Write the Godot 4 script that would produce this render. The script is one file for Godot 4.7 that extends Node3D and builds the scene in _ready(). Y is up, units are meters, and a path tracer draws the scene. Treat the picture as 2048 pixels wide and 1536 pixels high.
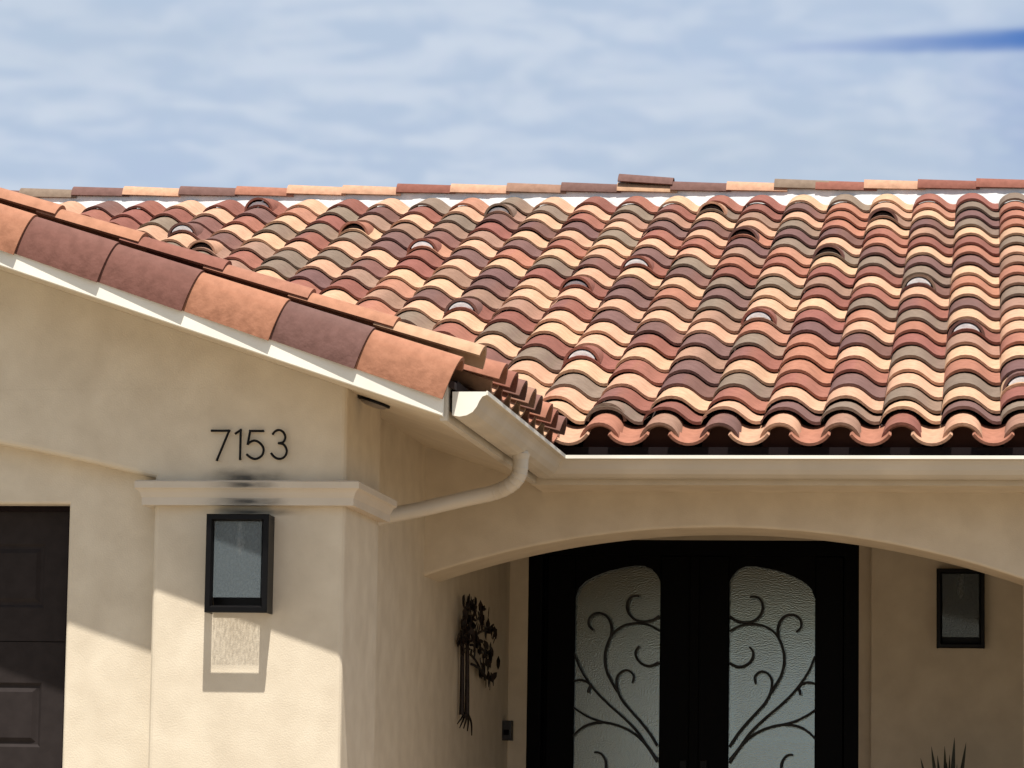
extends Node3D
# A cream stucco house with a terracotta S-tile roof. x right along the facade, z towards the street, y up, metres.

const SLOPE := 1.0 / 3.0
const TW := 0.2935        # width of one roof tile
const TE := 0.37          # exposed length of one course
var rng := RandomNumberGenerator.new()
var HP := Vector3(-3.0, 0.0, -18.0)
var hx: Transform3D
var house: Node3D
var M := {}
var taken := {}

# ---------------------------------------------------------------- mesh helpers
func new_st() -> SurfaceTool:
	var st := SurfaceTool.new()
	st.begin(Mesh.PRIMITIVE_TRIANGLES)
	return st

func tri(st: SurfaceTool, a: Vector3, b: Vector3, c: Vector3, col := Color.WHITE) -> void:
	var n := (c - a).cross(b - a).normalized()
	for p in [a, b, c]:
		st.set_normal(n); st.set_color(col); st.add_vertex(p)

func quad(st: SurfaceTool, a: Vector3, b: Vector3, c: Vector3, d: Vector3, col := Color.WHITE) -> void:
	tri(st, a, b, c, col); tri(st, a, c, d, col)

func box(st: SurfaceTool, lo: Vector3, hi: Vector3) -> void:
	extr(st, PackedVector2Array([Vector2(lo.x, lo.y), Vector2(hi.x, lo.y), Vector2(hi.x, hi.y), Vector2(lo.x, hi.y)]), hi.z, lo.z)

func cbox(st: SurfaceTool, lo: Vector3, hi: Vector3, bev: float, steps := 2) -> void:
	extr(st, PackedVector2Array([Vector2(lo.x, lo.y), Vector2(hi.x, lo.y), Vector2(hi.x, hi.y), Vector2(lo.x, hi.y)]), hi.z, lo.z, bev, steps)

func inset(poly: PackedVector2Array, d: float) -> PackedVector2Array:
	if d == 0.0:
		return poly
	var out := PackedVector2Array()
	var n := poly.size()
	for i in n:
		var e0 := (poly[i] - poly[(i + n - 1) % n]).normalized()
		var e1 := (poly[(i + 1) % n] - poly[i]).normalized()
		var n0 := Vector2(-e0.y, e0.x)
		var n1 := Vector2(-e1.y, e1.x)
		var k := 1.0 + n0.dot(n1)
		out.append(poly[i] + (n0 + n1) * (d / maxf(k, 0.2)))
	return out

# polygon in x,y extruded from zf (front, larger z) back to zb; the front edge rounded by bev
func extr(st: SurfaceTool, poly_in: PackedVector2Array, zf: float, zb: float, bev := 0.0, steps := 3, xf := Transform3D(), col := Color.WHITE, back := true) -> void:
	var poly := poly_in.duplicate()
	if Geometry2D.is_polygon_clockwise(poly):
		poly.reverse()
	var rings := []
	if bev > 0.0:
		for i in steps + 1:
			var t := float(i) / steps * PI / 2.0
			var q := inset(poly, bev * (1.0 - sin(t)))
			var ring := PackedVector3Array()
			for p in q:
				ring.append(xf * Vector3(p.x, p.y, zf - bev * (1.0 - cos(t))))
			rings.append(ring)
	else:
		var ring := PackedVector3Array()
		for p in poly:
			ring.append(xf * Vector3(p.x, p.y, zf))
		rings.append(ring)
	var last := PackedVector3Array()
	for p in poly:
		last.append(xf * Vector3(p.x, p.y, zb))
	rings.append(last)
	var n := poly.size()
	for r in rings.size() - 1:
		for i in n:
			var j := (i + 1) % n
			quad(st, rings[r][i], rings[r + 1][i], rings[r + 1][j], rings[r][j], col)
	var ids := Geometry2D.triangulate_polygon(poly)
	for k in range(0, ids.size(), 3):
		var a := ids[k]; var b := ids[k + 1]; var c := ids[k + 2]
		var f: PackedVector3Array = rings[0]
		var cw := (poly[b] - poly[a]).cross(poly[c] - poly[a]) < 0.0
		if cw: tri(st, f[a], f[b], f[c], col)
		else: tri(st, f[a], f[c], f[b], col)
		if back:
			if cw: tri(st, last[a], last[c], last[b], col)
			else: tri(st, last[a], last[b], last[c], col)

# a grid of points (rows of equal length) with smooth normals
func sheet(st: SurfaceTool, rows: Array, cols := []) -> void:
	var nr := rows.size()
	var nc: int = rows[0].size()
	var nor := []
	for r in nr:
		var line := []
		for c in nc:
			var dr: Vector3 = rows[mini(r + 1, nr - 1)][c] - rows[maxi(r - 1, 0)][c]
			var dc: Vector3 = rows[r][mini(c + 1, nc - 1)] - rows[r][maxi(c - 1, 0)]
			line.append(dr.cross(dc).normalized())
		nor.append(line)
	for r in nr - 1:
		for c in nc - 1:
			for k in [[r, c], [r, c + 1], [r + 1, c + 1], [r, c], [r + 1, c + 1], [r + 1, c]]:
				st.set_normal(nor[k[0]][k[1]])
				st.set_color(cols[k[1]] if cols.size() else Color.WHITE)
				st.add_vertex(rows[k[0]][k[1]])

func catmull(p: Array, per := 6) -> Array:
	var out := []
	for i in p.size() - 1:
		var a = p[maxi(i - 1, 0)]; var b = p[i]; var c = p[i + 1]; var d = p[mini(i + 2, p.size() - 1)]
		for k in per:
			var t := float(k) / per
			out.append(0.5 * ((2.0 * b) + (c - a) * t + (2.0 * a - 5.0 * b + 4.0 * c - d) * t * t + (3.0 * b - a - 3.0 * c + d) * t * t * t))
	out.append(p[p.size() - 1])
	return out

func tube(st: SurfaceTool, pts: Array, r0: float, r1: float, segs := 8, flat := 1.0, r_mid := -1.0) -> void:
	var rows := []
	var up := Vector3(0, 0, 1)
	if absf((pts[1] - pts[0]).normalized().z) > 0.8:
		up = Vector3.UP
	for i in pts.size():
		var t: Vector3 = (pts[mini(i + 1, pts.size() - 1)] - pts[maxi(i - 1, 0)]).normalized()
		var s := t.cross(up).normalized()
		var u := s.cross(t).normalized()
		up = u
		var k := float(i) / (pts.size() - 1)
		var r := lerpf(r0, r1, k)
		if r_mid > 0.0:
			r = lerpf(r0, r_mid, k * 2.0) if k < 0.5 else lerpf(r_mid, r1, k * 2.0 - 1.0)
		var ring := []
		for j in segs + 1:
			var a := TAU * j / segs
			ring.append(pts[i] + s * cos(a) * r + u * sin(a) * r * flat)
		rows.append(ring)
	sheet(st, rows)
	for e in [0, pts.size() - 1]:
		for j in segs:
			if e == 0: tri(st, pts[0], rows[0][j + 1], rows[0][j])
			else: tri(st, pts[e], rows[e][j], rows[e][j + 1])

# a curved clay piece: an arc in x,y (angles from +x), front at z = 0, back at z = -len
func arc_tile(rf: float, rb: float, length: float, a0: float, a1: float, thick: float, segs: int, ca: Color, cb: Color, mirror := 1.0) -> ArrayMesh:
	var st := new_st()
	var top := [[], []]
	var cols := []
	var fo := []; var fi := []
	for i in segs + 1:
		var k := float(i) / segs
		var a := deg_to_rad(lerpf(a0, a1, k))
		var d := Vector3(cos(a), sin(a) * mirror, 0)
		top[0].append(d * rf)
		top[1].append(d * rb + Vector3(0, 0, -length))
		fo.append(d * rf); fi.append(d * (rf - thick))
		cols.append(ca.lerp(cb, smoothstep(0.25, 0.75, k)))
	sheet(st, [top[1], top[0]], cols)
	for i in segs:
		quad(st, fi[i], fi[i + 1], fo[i + 1], fo[i], cols[i] * 0.97)
	var inner := [[], []]
	for i in segs + 1:
		inner[0].append(fi[i]); inner[1].append(fi[i] * (rb / rf) + Vector3(0, 0, -minf(length, 0.16)))
	sheet(st, [inner[0], inner[1]], cols)
	for e in [0, segs]:
		quad(st, fi[e], fo[e], top[1][e], fi[e] * (rb / rf) + Vector3(0, 0, -length), cols[e])
	return st.commit()

# ---------------------------------------------------------------- node helpers
func numbered(parent: Node, called: String) -> String:
	var key := str(parent.get_instance_id()) + called
	var n: int = taken.get(key, 0)
	taken[key] = n + 1
	return called if n == 0 else "%s_%03d" % [called, n]

func part(parent: Node, called: String, what, mat: Material, xf := Transform3D()) -> MeshInstance3D:
	var o := MeshInstance3D.new()
	o.name = numbered(parent, called)
	o.mesh = what.commit() if what is SurfaceTool else what
	o.material_override = mat
	o.transform = xf
	parent.add_child(o, true)
	return o

func thing(called: String, label: String, category: String, at: Vector3, group := "") -> Node3D:
	var o := Node3D.new()
	o.name = numbered(self, called)
	o.position = at
	o.set_meta("label", label); o.set_meta("category", category)
	if group: o.set_meta("group", group)
	add_child(o, true)
	return o

func struct(called: String, what, mat: Material) -> MeshInstance3D:
	var o := part(self, called, what, mat)
	o.set_meta("kind", "structure")
	return o

func lin(r: float, g: float, b: float) -> Color:
	return Color(r, g, b).linear_to_srgb()

func noise_tex(size: int, freq: float, oct: int, lo: float, hi: float, sd: int, warm := 0.0, kind := FastNoiseLite.TYPE_SIMPLEX_SMOOTH) -> NoiseTexture2D:
	var n := FastNoiseLite.new()
	n.seed = sd; n.frequency = freq; n.noise_type = kind
	n.fractal_octaves = oct; n.fractal_gain = 0.55
	var t := NoiseTexture2D.new()
	t.width = size; t.height = size; t.seamless = true; t.noise = n
	var g := Gradient.new()
	g.set_color(0, Color(lo, lo * (1.0 - warm), lo * (1.0 - 2.0 * warm))); g.set_color(1, Color(hi, hi, hi))
	t.color_ramp = g
	return t

func normal_tex(size: int, freq: float, oct: int, strength: float, sd: int) -> NoiseTexture2D:
	var n := FastNoiseLite.new()
	n.seed = sd; n.frequency = freq; n.noise_type = FastNoiseLite.TYPE_SIMPLEX_SMOOTH
	n.fractal_octaves = oct
	var t := NoiseTexture2D.new()
	t.width = size; t.height = size; t.seamless = true; t.noise = n
	t.as_normal_map = true; t.bump_strength = strength
	return t

func mat(c: Color, rough: float, metal := 0.0, spec := 0.5) -> StandardMaterial3D:
	var m := StandardMaterial3D.new()
	m.albedo_color = c; m.roughness = rough; m.metallic = metal; m.metallic_specular = spec
	return m

func grain(m: StandardMaterial3D, tex: Texture2D, nrm: Texture2D, scale: float, nscale: float) -> StandardMaterial3D:
	m.albedo_texture = tex
	m.uv1_triplanar = true; m.uv1_world_triplanar = true
	m.uv1_scale = Vector3.ONE * scale
	if nrm:
		m.normal_enabled = true; m.normal_texture = nrm; m.normal_scale = nscale
	return m

# ---------------------------------------------------------------- sky
func sky_color(d: Vector3, cl: FastNoiseLite, big: FastNoiseLite) -> Color:
	var el := rad_to_deg(asin(clampf(d.y, -1.0, 1.0)))
	var az := rad_to_deg(atan2(d.x, -d.z))
	var haze := Color(0.475, 0.58, 0.75)
	if el < 0.0:
		return Color(0.33, 0.31, 0.27)
	var h := maxf(d.y, 0.02) + 0.03
	var p := Vector3(d.x / h, 0.0, d.z / h)
	var far := clampf(el / 9.0, 0.0, 1.0)
	var wv := Vector3(big.get_noise_3dv(p * 2.6 + Vector3(7, 1, 3)), 0.0, big.get_noise_3dv(p * 2.6 + Vector3(1, 5, 9))) * 0.12
	var n := cl.get_noise_3dv(p + wv) * 0.5 + 0.5
	var b := big.get_noise_3dv(p) * 0.5 + 0.5
	# bright puffs and grey-blue bases of a thin broken layer
	var c := Color(0.475, 0.578, 0.735).lerp(Color(0.60, 0.68, 0.80), smoothstep(0.32, 0.74, n))
	c = c.lerp(Color(0.44, 0.555, 0.755), smoothstep(0.5, 0.75, b) * 0.35)
	c = c.lerp(Color(0.49, 0.585, 0.71), smoothstep(0.5, 0.25, b) * 0.45)
	c = haze.lerp(c, far)
	# clear blue: open to the right and in gaps overhead
	var blue := Color(0.085, 0.215, 0.56).lerp(Color(0.04, 0.12, 0.42), clampf(el / 60.0, 0.0, 1.0))
	var w := clampf((az + 4.3) / 5.0, 0.0, 1.4)
	var mid := 12.33 + 0.03 * (az + 2.0) + 0.10 * (n - 0.5)
	var gap := w * smoothstep(0.07 + 0.20 * w, 0.01 + 0.10 * w, absf(el - mid)) if az < 30.0 else 0.0
	gap = clampf(gap, 0.0, 1.0) * smoothstep(30.0, 10.0, az)
	var patch := smoothstep(-1.6, 2.0, az) * smoothstep(30.0, 12.0, az) * smoothstep(2.0, 0.4, absf(el - 11.2)) * 0.45
	var over := smoothstep(0.56, 0.70, b) * smoothstep(14.0, 24.0, el) * 0.75
	c = c.lerp(blue, clampf(maxf(maxf(gap, patch * smoothstep(0.35, 0.6, n + 0.1)), over), 0.0, 1.0))
	return c

func make_sky() -> Sky:
	var cl := FastNoiseLite.new()
	cl.seed = 4; cl.frequency = 7.0; cl.fractal_octaves = 5; cl.fractal_gain = 0.5; cl.noise_type = FastNoiseLite.TYPE_SIMPLEX_SMOOTH
	var big := FastNoiseLite.new()
	big.seed = 9; big.frequency = 0.8; big.fractal_octaves = 3; big.noise_type = FastNoiseLite.TYPE_SIMPLEX_SMOOTH
	var w := 4096; var h := 2048; var cw := 512; var ch := 256
	var coarse := Image.create(cw, ch, false, Image.FORMAT_RGB8)
	for y in ch:
		for x in cw:
			coarse.set_pixel(x, y, sky_color(dir_of((x + 0.5) / cw, (y + 0.5) / ch), cl, big).linear_to_srgb())
	coarse.resize(w, h, Image.INTERPOLATE_CUBIC)
	for y in range(int(h * (0.5 - 24.0 / 180.0)), int(h * 0.5)):
		for x in range(-380, 220):
			var xx := (x + w) % w
			coarse.set_pixel(xx, y, sky_color(dir_of((xx + 0.5) / w, (y + 0.5) / h), cl, big).linear_to_srgb())
	var pm := PanoramaSkyMaterial.new()
	pm.panorama = ImageTexture.create_from_image(coarse)
	var s := Sky.new()
	s.sky_material = pm
	return s

func dir_of(u: float, v: float) -> Vector3:
	var a := u * TAU
	var t := v * PI
	return Vector3(sin(a) * sin(t), cos(t), -cos(a) * sin(t))

# ---------------------------------------------------------------- roof pieces
const PROFILE := [-0.2585, 0.004, -0.247, 0.031, -0.226, 0.053, -0.2, 0.0675, -0.174, 0.0758, -0.147, 0.078, -0.12, 0.0752, -0.095, 0.0665, -0.072, 0.052, -0.05, 0.034, -0.028, 0.016, -0.008, 0.005, 0.012, 0.001, 0.035, 0.003]
const KINDS := "PYSRTBGO"
var clay := {}
var tile_mesh := {}

func s_tile(ca: Color, cb: Color, split: float) -> ArrayMesh:
	var st := new_st()
	var th := 0.016; var lift := 0.029; var ln := 0.44
	var front := []; var back := []; var low := []; var cols := []
	for i in PROFILE.size() / 2:
		var x: float = PROFILE[i * 2]; var y: float = PROFILE[i * 2 + 1]
		front.append(Vector3(x, y + lift, 0)); back.append(Vector3(x * 0.995, y, -ln)); low.append(Vector3(x, y + lift - th, 0.0))
		cols.append(ca.lerp(cb, smoothstep(split - 0.07, split + 0.07, x)))
	sheet(st, [back, front], cols)
	for i in front.size() - 1:
		quad(st, low[i], low[i + 1], front[i + 1], front[i], cols[i])
	return st.commit()

func pick(kind: String) -> ArrayMesh:
	var list: Array = tile_mesh[kind]
	return list[rng.randi() % list.size()]

func make_materials() -> void:
	var stain := noise_tex(1024, 0.0035, 7, 0.935, 1.02, 3, 0.010)
	var sand := normal_tex(1024, 0.11, 4, 5.0, 5)
	M.stucco = grain(mat(lin(0.61, 0.535, 0.415), 0.92, 0.0, 0.3), stain, sand, 0.9, 0.11)
	M.trim = grain(mat(lin(0.58, 0.515, 0.42), 0.85, 0.0, 0.3), stain, sand, 0.6, 0.05)
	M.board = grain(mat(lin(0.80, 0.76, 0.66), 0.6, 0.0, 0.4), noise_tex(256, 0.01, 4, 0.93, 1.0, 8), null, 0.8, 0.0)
	M.gutter = grain(mat(lin(0.60, 0.54, 0.44), 0.45, 0.0, 0.5), noise_tex(256, 0.01, 4, 0.9, 1.0, 18), null, 0.8, 0.0)
	var speck := noise_tex(1024, 0.009, 7, 0.86, 1.07, 11, 0.015)
	var pit := normal_tex(512, 0.05, 5, 6.0, 12)
	M.tile = grain(mat(Color.WHITE, 0.88, 0.0, 0.3), speck, pit, 1.6, 0.15)
	M.tile.vertex_color_use_as_albedo = true
	M.mortar = grain(mat(lin(0.74, 0.73, 0.71), 0.95, 0.0, 0.2), noise_tex(256, 0.02, 4, 0.9, 1.0, 21), normal_tex(256, 0.03, 3, 5.0, 22), 2.0, 0.25)
	M.plug = grain(mat(lin(0.060, 0.036, 0.030), 0.9), noise_tex(256, 0.03, 4, 0.7, 1.0, 23), null, 3.0, 0.0)
	M.stop = mat(lin(0.075, 0.026, 0.016), 0.9)
	M.felt = mat(lin(0.030, 0.016, 0.013), 0.9)
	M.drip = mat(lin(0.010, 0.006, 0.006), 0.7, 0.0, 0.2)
	M.bronze = grain(mat(lin(0.0035, 0.003, 0.0032), 0.38, 0.0, 0.28), noise_tex(256, 0.02, 4, 0.8, 1.0, 31), null, 4.0, 0.0)
	M.door = mat(lin(0.002, 0.002, 0.0025), 0.4, 0.0, 0.15)
	M.iron = mat(lin(0.006, 0.006, 0.007), 0.4, 0.0, 0.5)
	M.garage = grain(mat(lin(0.032, 0.026, 0.0245), 0.6, 0.0, 0.10), noise_tex(256, 0.03, 4, 0.88, 1.0, 33), null, 1.5, 0.0)
	M.rust = grain(mat(lin(0.030, 0.016, 0.011), 0.6, 0.4), noise_tex(256, 0.03, 4, 0.5, 1.0, 34), null, 4.0, 0.0)
	M.leaf = grain(mat(lin(0.035, 0.042, 0.022), 0.6), noise_tex(256, 0.03, 4, 0.6, 1.0, 35), null, 4.0, 0.0)
	M.pot = grain(mat(lin(0.25, 0.11, 0.06), 0.8), noise_tex(256, 0.03, 4, 0.7, 1.0, 36), null, 2.0, 0.0)
	M.soil = mat(lin(0.04, 0.03, 0.02), 1.0)
	# textured glass: wavy, partly mirroring pane
	M.pane = mat(lin(0.29, 0.325, 0.31), 0.14, 0.93, 0.6)
	M.pane.uv1_triplanar = true; M.pane.uv1_world_triplanar = true; M.pane.uv1_scale = Vector3.ONE * 1.6
	M.pane.normal_enabled = true; M.pane.normal_texture = normal_tex(512, 0.11, 3, 3.0, 41); M.pane.normal_scale = 0.2
	# seeded lamp glass: clear with milky streaks
	M.seedy = mat(lin(0.016, 0.020, 0.022), 0.9, 0.0, 0.0)
	M.clear = mat(Color(0.85, 0.92, 0.95, 0.05), 0.06, 0.0, 0.31)
	M.clear.transparency = BaseMaterial3D.TRANSPARENCY_ALPHA
	M.seedy.transparency = BaseMaterial3D.TRANSPARENCY_ALPHA
	M.seedy.albedo_texture = seed_tex()
	M.seedy.uv1_triplanar = true; M.seedy.uv1_world_triplanar = true; M.seedy.uv1_scale = Vector3.ONE * 3.2
	M.ground = grain(mat(lin(0.21, 0.17, 0.115), 1.0), noise_tex(512, 0.02, 5, 0.7, 1.0, 51), null, 0.3, 0.0)
	M.concrete = grain(mat(lin(0.43, 0.37, 0.285), 0.9), noise_tex(512, 0.02, 5, 0.8, 1.0, 52), null, 0.4, 0.0)
	M.asphalt = grain(mat(lin(0.06, 0.06, 0.06), 0.9), noise_tex(512, 0.05, 4, 0.8, 1.0, 53), null, 0.5, 0.0)
	M.paver = grain(mat(lin(0.40, 0.29, 0.19), 0.85), noise_tex(512, 0.02, 4, 0.7, 1.0, 54), null, 0.6, 0.0)
	M.hill = grain(mat(lin(0.45, 0.47, 0.40), 1.0), noise_tex(512, 0.02, 5, 0.5, 1.0, 55), null, 0.01, 0.0)

func seed_tex() -> ImageTexture:
	var n := FastNoiseLite.new()
	n.seed = 61; n.frequency = 0.085; n.fractal_octaves = 3
	var im := Image.create(256, 256, false, Image.FORMAT_RGBA8)
	for y in 256:
		for x in 256:
			# blend across the border so that the texture repeats
			var fx := smoothstep(192.0, 256.0, float(x)); var fy := smoothstep(192.0, 256.0, float(y))
			var a := lerpf(lerpf(n.get_noise_2d(x, y * 0.7), n.get_noise_2d(x - 256, y * 0.7), fx), lerpf(n.get_noise_2d(x, (y - 256) * 0.7), n.get_noise_2d(x - 256, (y - 256) * 0.7), fx), fy)
			im.set_pixel(x, y, Color(1, 1, 1, clampf(0.03 + 0.34 * smoothstep(-0.15, 0.35, a), 0.0, 1.0)))
	return ImageTexture.create_from_image(im)

func make_clay() -> void:
	# linear base colours of the fired clay: pale peach, cream, salmon, brick, tan, brown, grey, orange
	clay = {"P": Color(0.425, 0.245, 0.158), "Y": Color(0.430, 0.268, 0.165), "S": Color(0.300, 0.132, 0.085), "R": Color(0.195, 0.076, 0.055),
		"T": Color(0.245, 0.142, 0.099), "B": Color(0.132, 0.071, 0.060), "G": Color(0.178, 0.130, 0.096), "O": Color(0.345, 0.162, 0.096)}
	var mates := {"P": "YPSP", "Y": "PYYP", "S": "PSRS", "R": "SRBR", "T": "GTPS", "B": "RBBS", "G": "GTGB", "O": "OOPO"}
	for k in clay:
		var list := []
		for v in 6:
			var a: Color = clay[k]; var b: Color = clay[k].lerp(clay[mates[k][v % 4]], 0.25 + 0.15 * (v % 3))
			var s := rng.randf_range(0.9, 1.1)
			a = a * s; b = b * s
			if v % 2 == 1: list.append(s_tile(a, b, -0.07))
			else: list.append(s_tile(b if v == 2 else a, a if v == 2 else b, -0.14))
		tile_mesh[k] = list

# ---------------------------------------------------------------- build
func _ready() -> void:
	rng.seed = 7153
	hx = Transform3D(Basis(), -HP)
	# camera: long lens, 1.15 m above the garage floor
	var cam := Camera3D.new()
	var yaw := deg_to_rad(7.926); var pitch := deg_to_rad(6.7825); var roll := deg_to_rad(0.85)
	cam.basis = Basis(Vector3.UP, yaw) * Basis(Vector3.RIGHT, pitch) * Basis(Vector3(0, 0, 1), roll)
	cam.position = Vector3(0, 1.15, 0)
	cam.fov = 12.522
	cam.near = 0.1; cam.far = 6000.0
	add_child(cam)
	cam.make_current()
	var env := Environment.new()
	env.background_mode = Environment.BG_SKY
	env.sky = make_sky()
	env.background_energy_multiplier = 0.278
	env.ambient_light_source = Environment.AMBIENT_SOURCE_SKY
	env.tonemap_mode = Environment.TONE_MAPPER_LINEAR
	env.tonemap_exposure = 3.6
	env.sdfgi_enabled = true; env.ssao_enabled = true; env.ssil_enabled = true
	var we := WorldEnvironment.new()
	we.environment = env
	add_child(we)
	var sun := DirectionalLight3D.new()
	sun.basis = Basis.looking_at(Vector3(-0.22, -2.57, -1.0), Vector3(0, 0, 1))
	sun.light_energy = 0.74
	sun.light_color = Color(1.0, 0.98, 0.95)
	sun.light_angular_distance = 0.5
	sun.shadow_enabled = true
	add_child(sun)

	make_materials()
	make_clay()
	setting()
	house = thing("house", "cream stucco house with mottled clay tile roof, garage wing and arched porch", "house", HP)
	walls()
	soot()
	main_roof()
	garage_roof()
	gutters()
	garage_door()
	front_door()
	house_number()
	lamps()
	small_things()

func setting() -> void:
	var st := new_st()
	quad(st, Vector3(-3000, -0.02, -3000), Vector3(3000, -0.02, -3000), Vector3(3000, -0.02, 3000), Vector3(-3000, -0.02, 3000))
	struct("ground", st, M.ground)
	st = new_st()
	box(st, Vector3(-9.6, -0.05, -14.6), Vector3(-3.2, 0.0, 3.0))
	struct("driveway", st, M.concrete)
	st = new_st()
	box(st, Vector3(-3.1, -0.05, -20.7), Vector3(0.6, 0.006, -4.0))
	struct("porch_path", st, M.paver)
	st = new_st()
	box(st, Vector3(-60, -0.05, 5.0), Vector3(60, -0.012, 12.0))
	struct("road", st, M.asphalt)
	# low hills all round, some way off
	st = new_st()
	var n := FastNoiseLite.new()
	n.seed = 3; n.frequency = 0.9; n.fractal_octaves = 4
	var rows := [[], [], []]
	for i in 181:
		var a := TAU * i / 180.0
		var d := Vector3(sin(a), 0, -cos(a))
		var hgt := 60.0 + 9.0 * n.get_noise_2d(cos(a) * 3.0, sin(a) * 3.0)
		rows[0].append(d * 420.0 + Vector3(0, -1.0, 0))
		rows[1].append(d * 520.0 + Vector3(0, hgt * 0.7, 0))
		rows[2].append(d * 640.0 + Vector3(0, hgt, 0))
	sheet(st, rows)
	struct("hills", st, M.hill)

func arc_pts(cx: float, half: float, crest: float, spring: float, n := 24) -> Array:
	var rise := crest - spring
	var r := (half * half + rise * rise) / (2.0 * rise)
	var out := []
	for i in n + 1:
		var x := lerpf(-half, half, float(i) / n)
		out.append(Vector2(cx + x, crest - r + sqrt(r * r - x * x)))
	return out

func soffit_y(x: float) -> float:
	return 2.743 - 0.3367 * (x + 2.330)

func walls() -> void:
	# gable wall of the garage wing: one thick front with a shallow arch over the recessed garage wall
	var gx := -6.4
	var p := PackedVector2Array([Vector2(-2.722, -0.1), Vector2(-2.722, soffit_y(-2.722) + 0.02), Vector2(gx, soffit_y(gx) + 0.02), Vector2(2 * gx + 2.722, soffit_y(-2.722) + 0.02), Vector2(2 * gx + 2.722, -0.1), Vector2(2 * gx + 3.549, -0.1)])
	for q in arc_pts(gx, gx * -1.0 - 3.549, 2.832, 2.492, 20): p.append(q)
	p.append(Vector2(-3.549, -0.1))
	var st := new_st()
	extr(st, p, -14.5, -15.31, 0.022, 3)
	part(house, "gable_wall", st, M.stucco, hx)
	# recessed wall round the garage door
	st = new_st()
	p = PackedVector2Array([Vector2(-3.50, -0.1), Vector2(-3.50, 2.95), Vector2(-9.3, 2.95), Vector2(-9.3, -0.1), Vector2(-8.85, -0.1), Vector2(-8.85, 2.386), Vector2(-3.947, 2.386), Vector2(-3.947, -0.1)])
	extr(st, p, -14.604, -14.9, 0.014, 3)
	part(house, "garage_wall", st, M.stucco, hx)
	# side wall of the garage wing, set back a little from the gable front
	st = new_st()
	box(st, Vector3(-3.1, -0.1, -21.0), Vector3(-2.857, 3.3, -15.3))
	part(house, "side_wall", st, M.stucco, hx)
	# porch front with its arch
	st = new_st()
	p = PackedVector2Array([Vector2(0.135, -0.1), Vector2(0.62, -0.1), Vector2(0.62, 2.97), Vector2(-2.9, 2.97), Vector2(-2.9, 2.27), Vector2(-2.857, 2.266)])
	var ap := arc_pts(-1.361, 1.496, 2.517, 2.266, 32)
	for i in range(1, ap.size()): p.append(ap[i])
	extr(st, p, -17.4, -17.90, 0.014, 3)
	part(house, "porch_arch", st, M.stucco, hx)
	st = new_st()
	box(st, Vector3(-2.856, 2.72, -20.7), Vector3(2.4, 2.8, -17.89))
	part(house, "porch_ceiling", st, M.stucco, hx)
	# wall of the front door, and the thicker wall to its right
	st = new_st()
	p = PackedVector2Array([Vector2(-2.9, -0.1), Vector2(-2.747, -0.1), Vector2(-2.747, 2.69), Vector2(-0.795, 2.69), Vector2(-0.795, -0.1), Vector2(-0.5, -0.1), Vector2(-0.5, 2.8), Vector2(-2.9, 2.8)])
	extr(st, p, -20.563, -20.9)
	part(house, "door_wall", st, M.stucco, hx)
	st = new_st()
	cbox(st, Vector3(-0.722, -0.1, -20.95), Vector3(2.6, 2.8, -20.42), 0.012)
	part(house, "porch_wall", st, M.stucco, hx)
	st = new_st()
	box(st, Vector3(1.9, -0.1, -20.5), Vector3(2.2, 2.8, -17.9))
	part(house, "porch_wall", st, M.stucco, hx)
	st = new_st()
	box(st, Vector3(2.2, -0.1, -17.98), Vector3(5.0, 2.86, -17.4))
	box(st, Vector3(0.62, 2.3, -17.98), Vector3(2.2, 2.86, -17.402))
	part(house, "front_wall", st, M.stucco, hx)
	st = new_st()
	box(st, Vector3(-10.0, -0.1, -31.5), Vector3(5.0, 2.7, -31.2))
	box(st, Vector3(4.8, -0.1, -31.2), Vector3(5.0, 2.7, -17.98))
	box(st, Vector3(-10.1, -0.1, -31.2), Vector3(-9.9, 2.7, -15.3))
	part(house, "rear_wall", st, M.stucco, hx)
	# moulded capital round the pillar: profile (out, y) swept round three sides
	var prof := [Vector2(0.0, 2.372), Vector2(0.043, 2.372), Vector2(0.043, 2.404), Vector2(0.047, 2.412), Vector2(0.052, 2.425), Vector2(0.060, 2.436), Vector2(0.070, 2.443), Vector2(0.070, 2.470), Vector2(0.060, 2.476), Vector2(0.0, 2.478)]
	st = new_st()
	for i in prof.size() - 1:
		var a: Vector2 = prof[i]; var b: Vector2 = prof[i + 1]
		var path := [[-3.549, -1, -14.61, 0], [-3.549, -1, -14.5, 1], [-2.722, 1, -14.5, 1], [-2.722, 1, -15.31, -1], [-2.85, 0, -15.31, -1]]
		for k in 4:
			var u: Array = path[k]; var v: Array = path[k + 1]
			quad(st, Vector3(u[0] + u[1] * a.x, a.y, u[2] + u[3] * a.x), Vector3(v[0] + v[1] * a.x, a.y, v[2] + v[3] * a.x), Vector3(v[0] + v[1] * b.x, b.y, v[2] + v[3] * b.x), Vector3(u[0] + u[1] * b.x, b.y, u[2] + u[3] * b.x))
	part(house, "pillar_capital", st, M.trim, hx)

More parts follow.
